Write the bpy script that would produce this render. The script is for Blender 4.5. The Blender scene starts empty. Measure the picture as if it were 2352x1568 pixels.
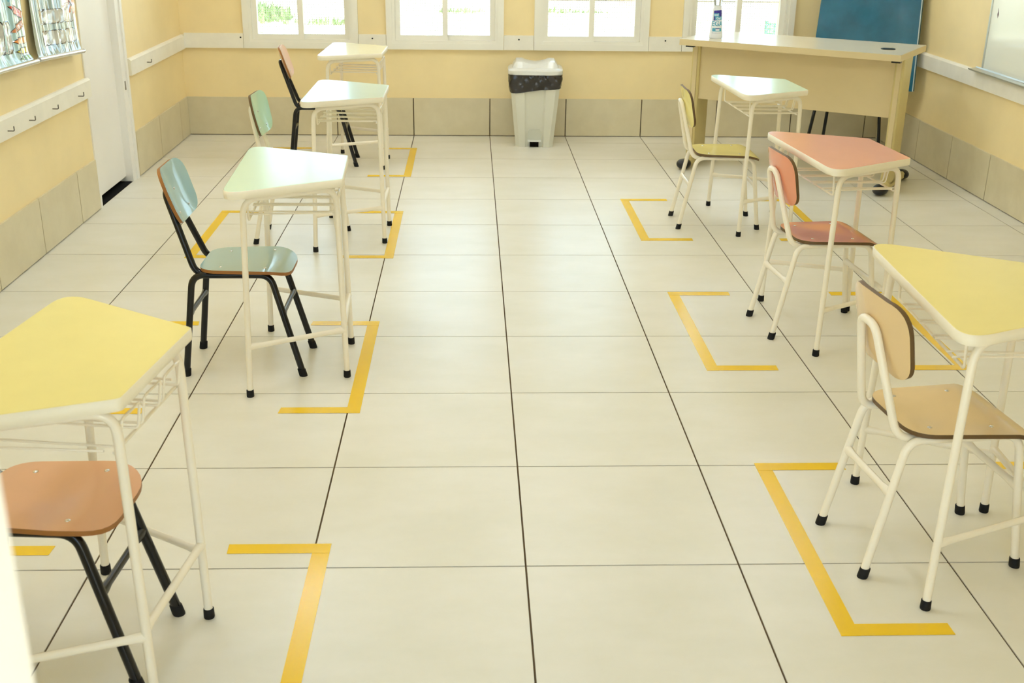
import bpy, math, random
from mathutils import Vector, Matrix
random.seed(7)
S = bpy.context.scene
# all lengths below are written in "plan units" (a floor tile is 0.6 of them); K turns them into metres (a tile is 0.53 m)
K = 0.53 / 0.6
PI = math.pi
R = math.radians

# ------------------------------------------------------------------ camera
pitch, yaw, roll = R(21.161), R(2.237), R(0.726)
fw = Vector((math.sin(yaw) * math.cos(pitch), math.cos(yaw) * math.cos(pitch), -math.sin(pitch)))
rt = Vector((math.cos(yaw), -math.sin(yaw), 0)); up = rt.cross(fw)
r2 = rt * math.cos(roll) + up * math.sin(roll); u2 = up * math.cos(roll) - rt * math.sin(roll)
cam_d = bpy.data.cameras.new('camera'); cam = bpy.data.objects.new('camera', cam_d); S.collection.objects.link(cam)
M = Matrix((r2, u2, -fw)).transposed().to_4x4(); M.translation = Vector((-0.153, -2.722, 1.728)) * K
cam.matrix_world = M
cam_d.sensor_width = 36; cam_d.lens = 39.787; cam_d.clip_start = 0.02; cam_d.clip_end = 200
cam_d.dof.use_dof = True; cam_d.dof.focus_distance = 4.6 * K; cam_d.dof.aperture_fstop = 8.0
S.camera = cam

# ------------------------------------------------------------------ world, sun, exposure
S.view_settings.view_transform = 'Standard'; S.view_settings.look = 'None'
S.view_settings.exposure = 0.0; S.view_settings.gamma = 1.0; S.view_settings.use_curve_mapping = False
W = bpy.data.worlds.new('world'); S.world = W; W.use_nodes = True
W.node_tree.nodes['Background'].inputs['Color'].default_value = (0.56, 0.78, 1.0, 1)
W.node_tree.nodes['Background'].inputs['Strength'].default_value = 7.5
sun_d = bpy.data.lights.new('sun', 'SUN'); sun_d.energy = 12.0; sun_d.angle = R(0.6); sun_d.color = (1, 0.95, 0.86)
sun = bpy.data.objects.new('sun', sun_d); S.collection.objects.link(sun); sun.rotation_euler = (R(-28), R(-18), 0)
sun.rotation_euler = Vector((0.35, 0.5, -1.0)).to_track_quat('-Z', 'Y').to_euler()
FILL_LAMP_STRENGTH = 44.0
S.cycles.use_denoising = True
S.cycles.max_bounces = 9; S.cycles.diffuse_bounces = 5; S.cycles.glossy_bounces = 3; S.cycles.use_adaptive_sampling = True; S.cycles.adaptive_threshold = 0.03
S.cycles.sample_clamp_indirect = 6.0
S.cycles.caustics_reflective = False; S.cycles.caustics_refractive = False

# ------------------------------------------------------------------ materials
def lin(c):
    return tuple((v / 255 / 12.92) if v / 255 <= 0.04045 else ((v / 255 + 0.055) / 1.055) ** 2.4 for v in c) + (1,)
def mat(name, col, rough=0.5, spec=0.5, var=0.06, scale=6.0, metal=0.0, bump=0.0, bscale=80.0, coat=0.0, rnd=0.0, col2=None, rvar=0.0, stretch=None):
    m = bpy.data.materials.new(name); m.use_nodes = True
    nt = m.node_tree; n = nt.nodes; L = nt.links; b = n['Principled BSDF']
    b.inputs['Roughness'].default_value = rough; b.inputs['Specular IOR Level'].default_value = spec
    b.inputs['Metallic'].default_value = metal; b.inputs['Coat Weight'].default_value = coat
    tc = n.new('ShaderNodeTexCoord'); no = n.new('ShaderNodeTexNoise')
    no.inputs['Scale'].default_value = scale; no.inputs['Detail'].default_value = 5; no.inputs['Roughness'].default_value = 0.6
    src = tc.outputs['Object']
    if stretch or rnd:
        mp = n.new('ShaderNodeMapping'); L.new(src, mp.inputs['Vector'])
        if stretch: mp.inputs['Scale'].default_value = stretch
        src = mp.outputs['Vector']
    oi = None
    if rnd:
        oi = n.new('ShaderNodeObjectInfo'); cb = n.new('ShaderNodeCombineXYZ'); mu = n.new('ShaderNodeMath'); mu.operation = 'MULTIPLY'
        mu.inputs[1].default_value = 37.0; L.new(oi.outputs['Random'], mu.inputs[0])
        for k in range(3): L.new(mu.outputs[0], cb.inputs[k])
        L.new(cb.outputs[0], mp.inputs['Location'])
    L.new(src, no.inputs['Vector'])
    rp = n.new('ShaderNodeValToRGB'); c1 = lin(col)
    if col2 is None:
        a = tuple(max(0, v * (1 - var)) for v in c1[:3]) + (1,); d = tuple(min(1, v * (1 + var)) for v in c1[:3]) + (1,)
    else: a, d = lin(col2), c1
    rp.color_ramp.elements[0].color = a; rp.color_ramp.elements[0].position = 0.2
    rp.color_ramp.elements[1].color = d; rp.color_ramp.elements[1].position = 0.8; rp.color_ramp.interpolation = 'EASE'
    L.new(no.outputs['Fac'], rp.inputs['Fac']); out = rp.outputs['Color']
    if rnd:
        hs = n.new('ShaderNodeVectorMath'); hs.operation = 'SCALE'; mr = n.new('ShaderNodeMapRange')
        mr.inputs['To Min'].default_value = 1 - rnd; mr.inputs['To Max'].default_value = 1 + rnd
        L.new(oi.outputs['Random'], mr.inputs['Value']); L.new(mr.outputs[0], hs.inputs['Scale']); L.new(out, hs.inputs[0]); out = hs.outputs[0]
    L.new(out, b.inputs['Base Color'])
    if rvar:
        mr = n.new('ShaderNodeMapRange'); mr.inputs['To Min'].default_value = rough - rvar; mr.inputs['To Max'].default_value = rough + rvar
        L.new(no.outputs['Fac'], mr.inputs['Value']); L.new(mr.outputs[0], b.inputs['Roughness'])
    if bump:
        n2 = n.new('ShaderNodeTexNoise'); n2.inputs['Scale'].default_value = bscale; n2.inputs['Detail'].default_value = 3
        L.new(tc.outputs['Object'], n2.inputs['Vector']); bp = n.new('ShaderNodeBump'); bp.inputs['Strength'].default_value = bump
        bp.inputs['Distance'].default_value = 0.01
        L.new(n2.outputs['Fac'], bp.inputs['Height']); L.new(bp.outputs[0], b.inputs['Normal'])
    return m
def ply(name, c1, c2):
    m = bpy.data.materials.new(name); m.use_nodes = True; n = m.node_tree.nodes; L = m.node_tree.links; b = n['Principled BSDF']
    b.inputs['Roughness'].default_value = 0.5
    uv = n.new('ShaderNodeUVMap'); uv.uv_map = 'UVMap'; sp = n.new('ShaderNodeSeparateXYZ'); L.new(uv.outputs[0], sp.inputs[0])
    w = n.new('ShaderNodeMath'); w.operation = 'MULTIPLY'; w.inputs[1].default_value = 2 * PI * 4; L.new(sp.outputs['Y'], w.inputs[0])
    s = n.new('ShaderNodeMath'); s.operation = 'SINE'; L.new(w.outputs[0], s.inputs[0])
    rp = n.new('ShaderNodeValToRGB'); rp.color_ramp.elements[0].color = lin(c1); rp.color_ramp.elements[0].position = 0.2
    rp.color_ramp.elements[1].color = lin(c2); rp.color_ramp.elements[1].position = 0.8
    mr = n.new('ShaderNodeMapRange'); mr.inputs['From Min'].default_value = -1; L.new(s.outputs[0], mr.inputs['Value']); L.new(mr.outputs[0], rp.inputs['Fac'])
    L.new(rp.outputs[0], b.inputs['Base Color']); return m
def emit(name, col, strength):
    m = bpy.data.materials.new(name); m.use_nodes = True; b = m.node_tree.nodes['Principled BSDF']
    b.inputs['Base Color'].default_value = (0.9, 0.9, 0.9, 1); b.inputs['Emission Color'].default_value = col + (1,); b.inputs['Emission Strength'].default_value = strength
    return m
def glass(name, tint=(0.97, 0.99, 0.98)):
    m = bpy.data.materials.new(name); m.use_nodes = True; n = m.node_tree.nodes; L = m.node_tree.links
    n.remove(n['Principled BSDF']); t = n.new('ShaderNodeBsdfTransparent'); t.inputs['Color'].default_value = tint + (1,)
    g = n.new('ShaderNodeBsdfGlossy'); g.inputs['Roughness'].default_value = 0.02; f = n.new('ShaderNodeFresnel'); f.inputs['IOR'].default_value = 1.35
    x = n.new('ShaderNodeMixShader'); L.new(f.outputs[0], x.inputs[0]); L.new(t.outputs[0], x.inputs[1]); L.new(g.outputs[0], x.inputs[2])
    L.new(x.outputs[0], n['Material Output'].inputs['Surface']); return m

m_wall = mat('wall_paint_yellow', (248, 226, 172), 0.45, 0.5, 0.05, 2.2, bump=0.05, bscale=160)
m_ceil = mat('ceiling_paint_white', (240, 238, 230), 0.8, 0.2, 0.03)
m_tile = mat('floor_tile_glazed', (238, 233, 220), 0.315, 0.5, 0.05, 4.0, rnd=0.012, col2=(230, 225, 208), rvar=0.015, stretch=(0.8, 1.5, 1))
m_skirt = mat('skirting_tile', (224, 212, 178), 0.34, 0.5, 0.05, 6.0, rnd=0.02, col2=(213, 200, 165))
m_grout = mat('grout', (92, 74, 50), 0.9, 0.2, 0.2, 9.0)
m_white = mat('white_lacquer', (246, 242, 230), 0.35, 0.5, 0.02)
m_door = mat('door_white', (248, 244, 236), 0.4, 0.4, 0.03, 1.5)
m_dark = mat('dark_gap_shade', (18, 16, 14), 0.9, 0.1, 0.1)  # near-black, stands in for shade in gaps, holes and recesses
m_rail = mat('wood_rail_white', (248, 243, 228), 0.4, 0.4, 0.04, 8.0)
m_alum = mat('window_aluminium_white', (248, 244, 230), 0.35, 0.5, 0.02)
m_mesh = mat('wire_mesh_white', (225, 222, 214), 0.5, 0.4, 0.03)
m_pinkframe = mat('mesh_frame_pinkish', (244, 228, 220), 0.6, 0.3, 0.05)
m_glass = glass('window_glass')
m_steel = mat('hook_steel', (120, 112, 100), 0.35, 0.5, 0.1, metal=0.8)
m_chrome = mat('screw_chrome', (220, 220, 220), 0.2, 0.5, 0.02, metal=1.0)
m_rod = mat('poster_rod_aluminium', (232, 234, 236), 0.2, 0.6, 0.02, metal=0.6)
m_tubew = mat('steel_tube_cream', (250, 240, 219), 0.3, 0.5, 0.02, coat=0.2)
m_tubeb = mat('steel_tube_black', (10, 9, 8), 0.25, 0.4, 0.05)
m_rubber = mat('rubber_black', (20, 18, 16), 0.7, 0.3, 0.1)
m_edge = mat('desk_edge_cream', (250, 241, 218), 0.4, 0.4, 0.03)
m_tape = mat('tape_yellow', (243, 199, 30), 0.22, 0.45, 0.03, 3.0)
def laminate(name, col, rough=0.1): return mat('laminate_' + name, col, *((0.2, 0.3) if name in ('yellow', 'mint', 'aqua', 'cream', 'salmon') else (0.1, 0.5)), 0.03, 4.0, coat=0.0)
lam = {k: laminate(k, c) for k, c in dict(yellow=(247, 231, 150), mint=(212, 238, 212), aqua=(210, 236, 226), cream=(248, 244, 210), salmon=(246, 178, 148),
       peach=(240, 186, 146), blue=(172, 200, 198), green=(188, 222, 192), pink=(244, 208, 186), beige=(230, 200, 150), terracotta=(230, 152, 116), lemon=(240, 226, 144)).items()}
p_orange = ply('plywood_edge_orange', (120, 72, 24), (176, 118, 52))
p_brown = ply('plywood_edge_brown', (70, 50, 24), (120, 90, 48))
m_beige = mat('desk_laminate_beige', (222, 202, 156), 0.45, 0.4, 0.03, 3.0)
m_greyt = mat('desk_top_grey_laminate', (222, 214, 190), 0.22, 0.5, 0.02, 3.0)
m_olive = mat('desk_leg_beige_metal', (214, 196, 136), 0.4, 0.4, 0.04)
m_blackp = mat('plastic_black', (14, 13, 13), 0.35, 0.5, 0.05)
m_bin = mat('bin_plastic_white', (226, 224, 208), 0.35, 0.4, 0.02)
m_bing = mat('bin_plastic_grey', (206, 206, 190), 0.4, 0.4, 0.02)
m_lid = mat('bin_lid_plastic', (236, 236, 230), 0.18, 0.5, 0.02)
m_bag = mat('bag_plastic_black', (34, 27, 21), 0.22, 0.6, 0.4, 14.0, bump=0.6, bscale=18)
m_bluev = mat('vinyl_blue', (32, 104, 132), 0.22, 0.5, 0.18, 5.0, bump=0.35, bscale=9, col2=(22, 84, 108))
m_board = mat('whiteboard_enamel', (240, 243, 232), 0.12, 0.5, 0.01, 2.0)
m_smudge = mat('ink_smudge', (70, 30, 50), 0.6, 0.3, 0.2)
m_alu = mat('whiteboard_frame_aluminium', (205, 208, 202), 0.35, 0.5, 0.04, metal=0.7)
def flat(name, col, rough=0.3): return mat(name, col, rough, 0.5, 0.03, 6)

# ------------------------------------------------------------------ mesh helpers
COL = S.collection
class MB:
    def __init__(self): self.v = []; self.f = []; self.m = []; self.uv = {}
    def add(self, vs, fs, mi=0):
        o = len(self.v); self.v += [tuple(v) for v in vs]
        for f in fs: self.f.append(tuple(i + o for i in f)); self.m.append(mi)
        return o
    def box(self, x0, x1, y0, y1, z0, z1, mi=0):
        return self.add([(x, y, z) for z in (z0, z1) for y in (y0, y1) for x in (x0, x1)],
                 [(0, 2, 3, 1), (4, 5, 7, 6), (0, 1, 5, 4), (2, 6, 7, 3), (0, 4, 6, 2), (1, 3, 7, 5)], mi)
    def rbox(self, x0, x1, y0, y1, z0, z1, c, mi=0):   # box with chamfered vertical and top edges
        def ring(i, z): return [(x0 + i + c, y0 + i, z), (x1 - i - c, y0 + i, z), (x1 - i, y0 + i + c, z), (x1 - i, y1 - i - c, z), (x1 - i - c, y1 - i, z), (x0 + i + c, y1 - i, z), (x0 + i, y1 - i - c, z), (x0 + i, y0 + i + c, z)]
        self.loft([ring(0, z0), ring(0, z1 - c), ring(c * 0.7, z1)], mi)
    def loft(self, rings, mi=0, caps=True, closed=True):
        n = len(rings[0]); vs = [p for r in rings for p in r]; fs = []
        for k in range(len(rings) - 1):
            for i in range(n if closed else n - 1):
                j = (i + 1) % n; fs.append((k * n + i, k * n + j, (k + 1) * n + j, (k + 1) * n + i))
        if caps: fs += [tuple(range(n - 1, -1, -1)), tuple((len(rings) - 1) * n + i for i in range(n))]
        return self.add(vs, fs, mi)
    def tube(self, path, r, n=10, mi=0, caps=True, flat=1.0, cyc=False):
        P = [Vector(p) for p in path]; rings = []; T0 = None
        for k, p in enumerate(P):
            a = P[k - 1] if k > 0 else (P[-1] if cyc else p); b = P[k + 1] if k < len(P) - 1 else (P[0] if cyc else p)
            t = (b - a).normalized()
            if T0 is None:
                N = Vector((0, 0, 1)) if abs(t.z) < 0.9 else Vector((1, 0, 0)); N = (N - t * N.dot(t)).normalized()
            else: N = (N - t * N.dot(t)).normalized()
            T0 = t; B = t.cross(N); rr = r[k] if isinstance(r, (list, tuple)) else r
            rings.append([p + (N * math.cos(2 * PI * i / n) + B * math.sin(2 * PI * i / n) * flat) * rr for i in range(n)])
        if cyc: rings.append(rings[0]); caps = False
        self.loft(rings, mi, caps)
    def lathe(self, prof, n=20, c=(0, 0, 0), mi=0, sy=1.0):
        rings = [[(c[0] + r * math.cos(2 * PI * i / n), c[1] + r * sy * math.sin(2 * PI * i / n), c[2] + z) for i in range(n)] for r, z in prof]
        self.loft(rings, mi)
    def ell(self, c, rx, ry, rz, n=14, m=8, mi=0, zmin=-1.0):
        rings = []
        for k in range(m + 1):
            s = max(zmin, -0.999) + (0.999 - max(zmin, -0.999)) * k / m; q = math.sqrt(max(1e-6, 1 - s * s))
            rings.append([(c[0] + rx * q * math.cos(2 * PI * i / n), c[1] + ry * q * math.sin(2 * PI * i / n), c[2] + rz * s) for i in range(n)])
        self.loft(rings, mi)
    def build(self, name, mats, parent=None, smooth=False, loc=None, rz=0.0):
        me = bpy.data.meshes.new(name); me.from_pydata([(x * K, y * K, z * K) for x, y, z in self.v], [], self.f)
        if not isinstance(mats, (list, tuple)): mats = [mats]
        for mm in mats: me.materials.append(mm)
        me.polygons.foreach_set('material_index', self.m)
        if self.uv:
            ul = me.uv_layers.new(name='UVMap')
            for lp in me.loops: ul.data[lp.index].uv = self.uv.get(lp.vertex_index, (0, 0))
        if smooth:
            me.polygons.foreach_set('use_smooth', [True] * len(me.polygons)); me.update()
            try: me.set_sharp_from_angle(angle=R(smooth if smooth is not True else 40))
            except Exception: pass
        me.validate(); me.update()
        o = bpy.data.objects.new(name, me); COL.objects.link(o)
        if parent is not None: o.parent = parent
        if loc: o.location = Vector(loc) * K
        o.rotation_euler = (0, 0, rz)
        return o
def thing(name, label, cat, loc=(0, 0, 0), rz=0.0, group=None):
    o = bpy.data.objects.new(name, None); COL.objects.link(o); o.empty_display_size = 0.1
    o.location = Vector(loc) * K; o.rotation_euler = (0, 0, rz); return tag(o, label, cat, group)
def tag(o, label, cat, group=None):
    o['label'] = label; o['category'] = cat
    if group: o['group'] = group
    return o
def struct(o, label=None):
    o['kind'] = 'structure'
    if label: o['label'] = label
    return o
def copy_tree(o, parent=None):
    c = o.copy(); COL.objects.link(c); c.parent = parent
    for ch in list(KIDS.get(o.name, o.children)): copy_tree(ch, c)
    return c
KIDS = {}
def fillet(pts, rad, n=6):
    P = [Vector(p) for p in pts]; out = [P[0]]; marks = []
    if not isinstance(rad, (list, tuple)): rad = [rad] * len(P)
    for k in range(1, len(P) - 1):
        a = (P[k - 1] - P[k]); b = (P[k + 1] - P[k]); la, lb = a.length, b.length; a.normalize(); b.normalize()
        ang = a.angle(b); d = min(rad[k] / math.tan(ang / 2), la * 0.49, lb * 0.49)
        s, e = P[k] + a * d, P[k] + b * d; st = len(out)
        for i in range(n + 1):
            t = i / n; out.append(s * (1 - t) ** 2 + P[k] * 2 * t * (1 - t) + e * t * t)
        marks.append((st, len(out) - 1))
    out.append(P[-1]); return out, marks
def round_poly(pts, rad, n=8):
    m = len(pts); out = []
    for k in range(m):
        p = Vector(pts[k]); a = (Vector(pts[k - 1]) - p).normalized(); b = (Vector(pts[(k + 1) % m]) - p).normalized()
        r = rad[k] if isinstance(rad, (list, tuple)) else rad; d = r / math.tan(a.angle(b) / 2); s, e = p + a * d, p + b * d
        for i in range(n + 1):
            t = i / n; out.append(s * (1 - t) ** 2 + p * 2 * t * (1 - t) + e * t * t)
    return [(p.x, p.y) for p in out]
def plate(mb, outline, fun, thick, rings=6, c=(0, 0)):
    """curved board: outline in 2D (p,q); fun(p,q,h) -> 3D point with h the offset along the thickness. materials 0 front, 1 edge, 2 back"""
    n = len(outline)
    def surf(h, flip, mi):
        vs = [fun(c[0], c[1], h)]; fs = []
        for k in range(1, rings + 1):
            s = k / rings; vs += [fun(c[0] + (p - c[0]) * s, c[1] + (q - c[1]) * s, h) for p, q in outline]
        for i in range(n):
            j = (i + 1) % n; f = (0, 1 + i, 1 + j); fs.append(f[::-1] if flip else f)
            for k in range(rings - 1):
                a = 1 + k * n; f = (a + i, a + n + i, a + n + j, a + j); fs.append(f[::-1] if flip else f)
        mb.add(vs, fs, mi)
    surf(0.0, False, 0); surf(-thick, True, 2)
    o = mb.add([fun(p, q, 0.0) for p, q in outline] + [fun(p, q, -thick) for p, q in outline], [(i, n + i, n + (i + 1) % n, (i + 1) % n) for i in range(n)], 1)
    for i in range(n): mb.uv[o + i] = (i / n, 1.0); mb.uv[o + n + i] = (i / n, 0.0)
def B(name, mats, parent, *boxes, **kw):
    mb = MB()
    for b in boxes: mb.box(*b)
    return mb.build(name, mats, parent, **kw)

# ------------------------------------------------------------------ room shell
XL, XR, YB, YF, ZC, T = -2.365, 3.115, 6.27, -3.0, 3.15, 0.17
floor = struct(B('floor', m_grout, None, (XL - T, XR + T, YF - T, YB + T, -0.12, -0.003)), 'cream glazed square floor tiles with thin brown grout')
tiles = {}
for i in range(-4, 6):
    for j in range(-5, 11):
        x0, x1, y0, y1 = max(i * 0.6, XL), min(i * 0.6 + 0.6, XR), max(j * 0.6, YF), min(j * 0.6 + 0.6, YB)
        if x1 - x0 < 0.01 or y1 - y0 < 0.01: continue
        w, d = round(x1 - x0, 4), round(y1 - y0, 4); g, g2 = 0.0028, 0.0026
        if (w, d) not in tiles:
            mb = MB(); mb.box(-w / 2 + g, w / 2 - g, -d / 2 + g2, d / 2 - g2, -0.01, 0); tiles[(w, d)] = mb.build('tile', m_tile, floor); o = tiles[(w, d)]
        else: o = tiles[(w, d)].copy(); COL.objects.link(o); o.parent = floor
        o.location = Vector(((x0 + x1) / 2, (y0 + y1) / 2, 0)) * K
struct(B('ceiling', m_ceil, None, (XL - T, XR + T, YF - T, YB + T, ZC, ZC + 0.12)), 'plain white ceiling')
# back wall with four window openings
WIN = [(-1.885, -1.012), (-0.797, 0.104), (0.339, 1.226), (1.488, 2.352)]
WZ0, WZ1 = 0.668, 2.05
wb = MB(); xs = [XL - T] + [v for w in WIN for v in (w[0] + 0.03, w[1] - 0.03)] + [XR + T]
wb.box(XL - T, XR + T, YB, YB + T, -0.1, WZ0 + 0.03); wb.box(XL - T, XR + T, YB, YB + T, WZ1 - 0.03, ZC)
for k in range(0, len(xs), 2): wb.box(xs[k], xs[k + 1], YB, YB + T, WZ0 + 0.03, WZ1 - 0.03)
wall_back = struct(wb.build('wall_back', m_wall), 'yellow painted window wall')
DY0, DY1, DZ = 3.95, 4.735, 2.35
wall_left = struct(B('wall_left', m_wall, None, (XL - T, XL, YF, DY0, -0.1, ZC), (XL - T, XL, DY1, YB, -0.1, ZC), (XL - T, XL, DY0, DY1, DZ, ZC)), 'yellow painted wall with coat hook rail')
wall_right = struct(B('wall_right', m_wall, None, (XR, XR + T, YF, YB, -0.1, ZC)), 'yellow painted wall behind the whiteboard')
EX0, EX1 = -0.40, 0.46
FW = [(-2.2, -1.5)]; FZ0, FZ1 = 0.85, 2.6  # unseen front window, added to let in fill daylight
fwm = MB(); cuts = [XL - T, FW[0][0], FW[0][1], EX0, EX1, XR + T]
for a, b in ((0, 1), (2, 3), (4, 5)): fwm.box(cuts[a], cuts[b], YF - T, YF, -0.1, ZC)
for a, b in FW: fwm.box(a, b, YF - T, YF, -0.1, FZ0); fwm.box(a, b, YF - T, YF, FZ1, ZC)
fwm.box(EX0, EX1, YF - T, YF, DZ, ZC)
wall_front = struct(fwm.build('wall_front', m_wall), 'yellow painted wall with the entrance')
for k, (a, b) in enumerate(FW):
    c = 0.05; o = struct(B('window_%d' % (k + 5), m_alum, None, (a, a + c, YF - 0.1, YF + 0.01, FZ0, FZ1), (b - c, b, YF - 0.1, YF + 0.01, FZ0, FZ1), (a + c, b - c, YF - 0.1, YF + 0.01, FZ0, FZ0 + c), (a + c, b - c, YF - 0.1, YF + 0.01, FZ1 - c, FZ1), ((a + b) / 2 - 0.03, (a + b) / 2 + 0.03, YF - 0.09, YF, FZ0 + c, FZ1 - c)), 'unseen white framed window beside the entrance, added for fill light')
    for p, q in ((a + c, (a + b) / 2 - 0.03), ((a + b) / 2 + 0.03, b - c)): B('pane', m_glass, o, (p, q, YF - 0.05, YF - 0.046, FZ0 + c, FZ1 - c))
# skirting of half tiles
def skirting(name, horiz, fixed, a, b, side):
    """horiz: runs along x at y=fixed, else along y at x=fixed; side: +1/-1 direction into the room"""
    H, D = 0.295, 0.012; mb = MB()
    if horiz: mb.box(a, b, *sorted((fixed, fixed + side * 0.004)), 0.0, H - 0.002)
    else: mb.box(*sorted((fixed, fixed + side * 0.004)), a, b, 0.0, H - 0.002)
    root = struct(mb.build(name, m_grout), 'beige half-tile skirting'); k = math.floor(a / 0.6); cache = {}
    while k * 0.6 < b:
        p, q = max(a, k * 0.6), min(b, k * 0.6 + 0.6); k += 1
        w = round(q - p, 4)
        if w < 0.012: continue
        if w not in cache:
            t = MB()
            if horiz: t.box(-w / 2 + 0.004, w / 2 - 0.004, *sorted((0, side * D)), 0.0055, H)
            else: t.box(*sorted((0, side * D)), -w / 2 + 0.004, w / 2 - 0.004, 0.0055, H)
            o = cache[w] = t.build('tile', m_skirt, root)
        else: o = cache[w].copy(); COL.objects.link(o); o.parent = root
        o.location = (Vector(((p + q) / 2, fixed, 0)) if horiz else Vector((fixed, (p + q) / 2, 0))) * K
skirting('baseboard_back', True, YB, XL, XR, -1)
skirting('baseboard_left', False, XL, YF, DY0 - 0.004, 1)
o = bpy.data.objects['baseboard_left']
skirting('baseboard_left_corner', False, XL, DY1 + 0.03, YB - 0.012, 1)
skirting('baseboard_right', False, XR, YF, YB - 0.012, -1)
# chair rails (white board at hand height)
RZ0, RZ1 = 0.66, 0.765
def rail(name, horiz, fixed, a, b, side, label):
    D, c = 0.028, 0.012
    prof = [(0, RZ0), (D, RZ0), (D, RZ1 - c), (D - c, RZ1), (0, RZ1)]
    ring = lambda t: [((t, fixed + side * d, z) if horiz else (fixed + side * d, t, z)) for d, z in prof]
    mb = MB(); mb.loft([ring(a), ring(b)]); return struct(mb.build(name, m_rail), label)
r1 = rail('trim_1', False, XL, YF, 3.965, 1, 'white wooden hook rail left of the door')
r2_ = rail('trim_2', False, XL, 4.80, YB, 1, 'white wooden hook rail between door and window corner')
rb = []
for k, (a, b) in enumerate([(XL + 0.028, WIN[0][0] - 0.003), (WIN[0][1] + 0.003, WIN[1][0] - 0.003), (WIN[1][1] + 0.003, WIN[2][0] - 0.003), (WIN[2][1] + 0.003, WIN[3][0] - 0.003), (WIN[3][1] + 0.003, XR - 0.028)]):
    D = 0.022; q = struct(B('trim_%d' % (k + 3), m_rail, None, (a, b, YB - D, YB, RZ0 + 0.008, RZ1 + 0.012)), 'short white board between the windows'); rb.append(q)
    if k < 4:
        mb = MB(); x = (a + b) / 2 if k else b - 0.02
        mb.lathe([(0.006, 0), (0.006, 0.002)], 10); s = mb.build('bolt_hole', m_dark, q, loc=(x, YB - D - 0.0001, 0.748)); s.rotation_euler = (PI / 2, 0, 0)
rail('trim_8', False, XR, YF, YB, -1, 'white wooden rail under the whiteboard')
hk = None
for y, p in ((2.70, r1), (2.98, r1), (3.315, r1), (3.733, r1), (2.42, r1), (2.14, r1), (1.86, r1), (5.172, r2_)):
    if hk is None:
        mb = MB(); pt, _ = fillet([(0, 0, 0), (0.032, 0, 0), (0.032, 0, 0.022)], 0.006, 4); mb.tube(pt, 0.0028, 8); h = hk = mb.build('hook', m_steel, p, True)
    else: h = hk.copy(); COL.objects.link(h); h.parent = p
    h.location = Vector((XL + 0.027, y, 0.697)) * K
# door in the left wall
d1 = struct(B('door_1', m_door, None, (XL - 0.075, XL - 0.038, DY0 + 0.035, DY1 - 0.085, 0.035, DZ - 0.04)), 'plain white door with a gap over the floor')
B('jamb', m_door, d1, (XL - T, XL + 0.008, DY0, DY0 + 0.035, 0, DZ), (XL - 0.10, XL - 0.075, DY0 + 0.035, DY0 + 0.05, 0.0, DZ))
B('jamb', m_door, d1, (XL - T, XL + 0.008, DY1 - 0.085, DY1, 0, DZ), (XL, XL + 0.018, DY1 - 0.012, DY1 + 0.03, 0, DZ))
B('head_jamb', m_door, d1, (XL - T, XL + 0.008, DY0, DY1, DZ - 0.04, DZ))
B('door_gap_shade', m_dark, d1, (XL - T, XL - 0.004, DY0 + 0.035, DY1 - 0.085, -0.01, 0.001))  # dark strip painted for the shade under the door
B('strike_plate', m_steel, d1, (XL + 0.008, XL + 0.0095, DY1 - 0.05, DY1 - 0.03, 0.585, 0.64))
B('dark_backing', m_dark, d1, (XL - T - 0.01, XL - T, DY0, DY1, 0, DZ))  # dark sheet closing the gap behind the door
# entrance door leaf, open beside the camera
d2 = struct(B('door_2', m_door, None, (-0.445, -0.407, YF + 0.012, -2.17, 0.012, DZ - 0.05)), 'open white entrance door leaf seen on edge')
B('jamb', m_door, d2, (EX0 - 0.03, EX0 + 0.005, YF - T, YF + 0.01, 0, DZ)); B('jamb', m_door, d2, (EX1 - 0.005, EX1 + 0.03, YF - T, YF + 0.01, 0, DZ)); B('head_jamb', m_door, d2, (EX0 + 0.005, EX1 - 0.005, YF - T, YF + 0.01, DZ - 0.04, DZ))
mb = MB(); pt, _ = fillet([(-0.407, -2.24, 1.02), (-0.35, -2.24, 1.02), (-0.35, -2.36, 1.02)], 0.02); mb.tube(pt, 0.009, 10); mb.build('handle', m_steel, d2, True)

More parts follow.
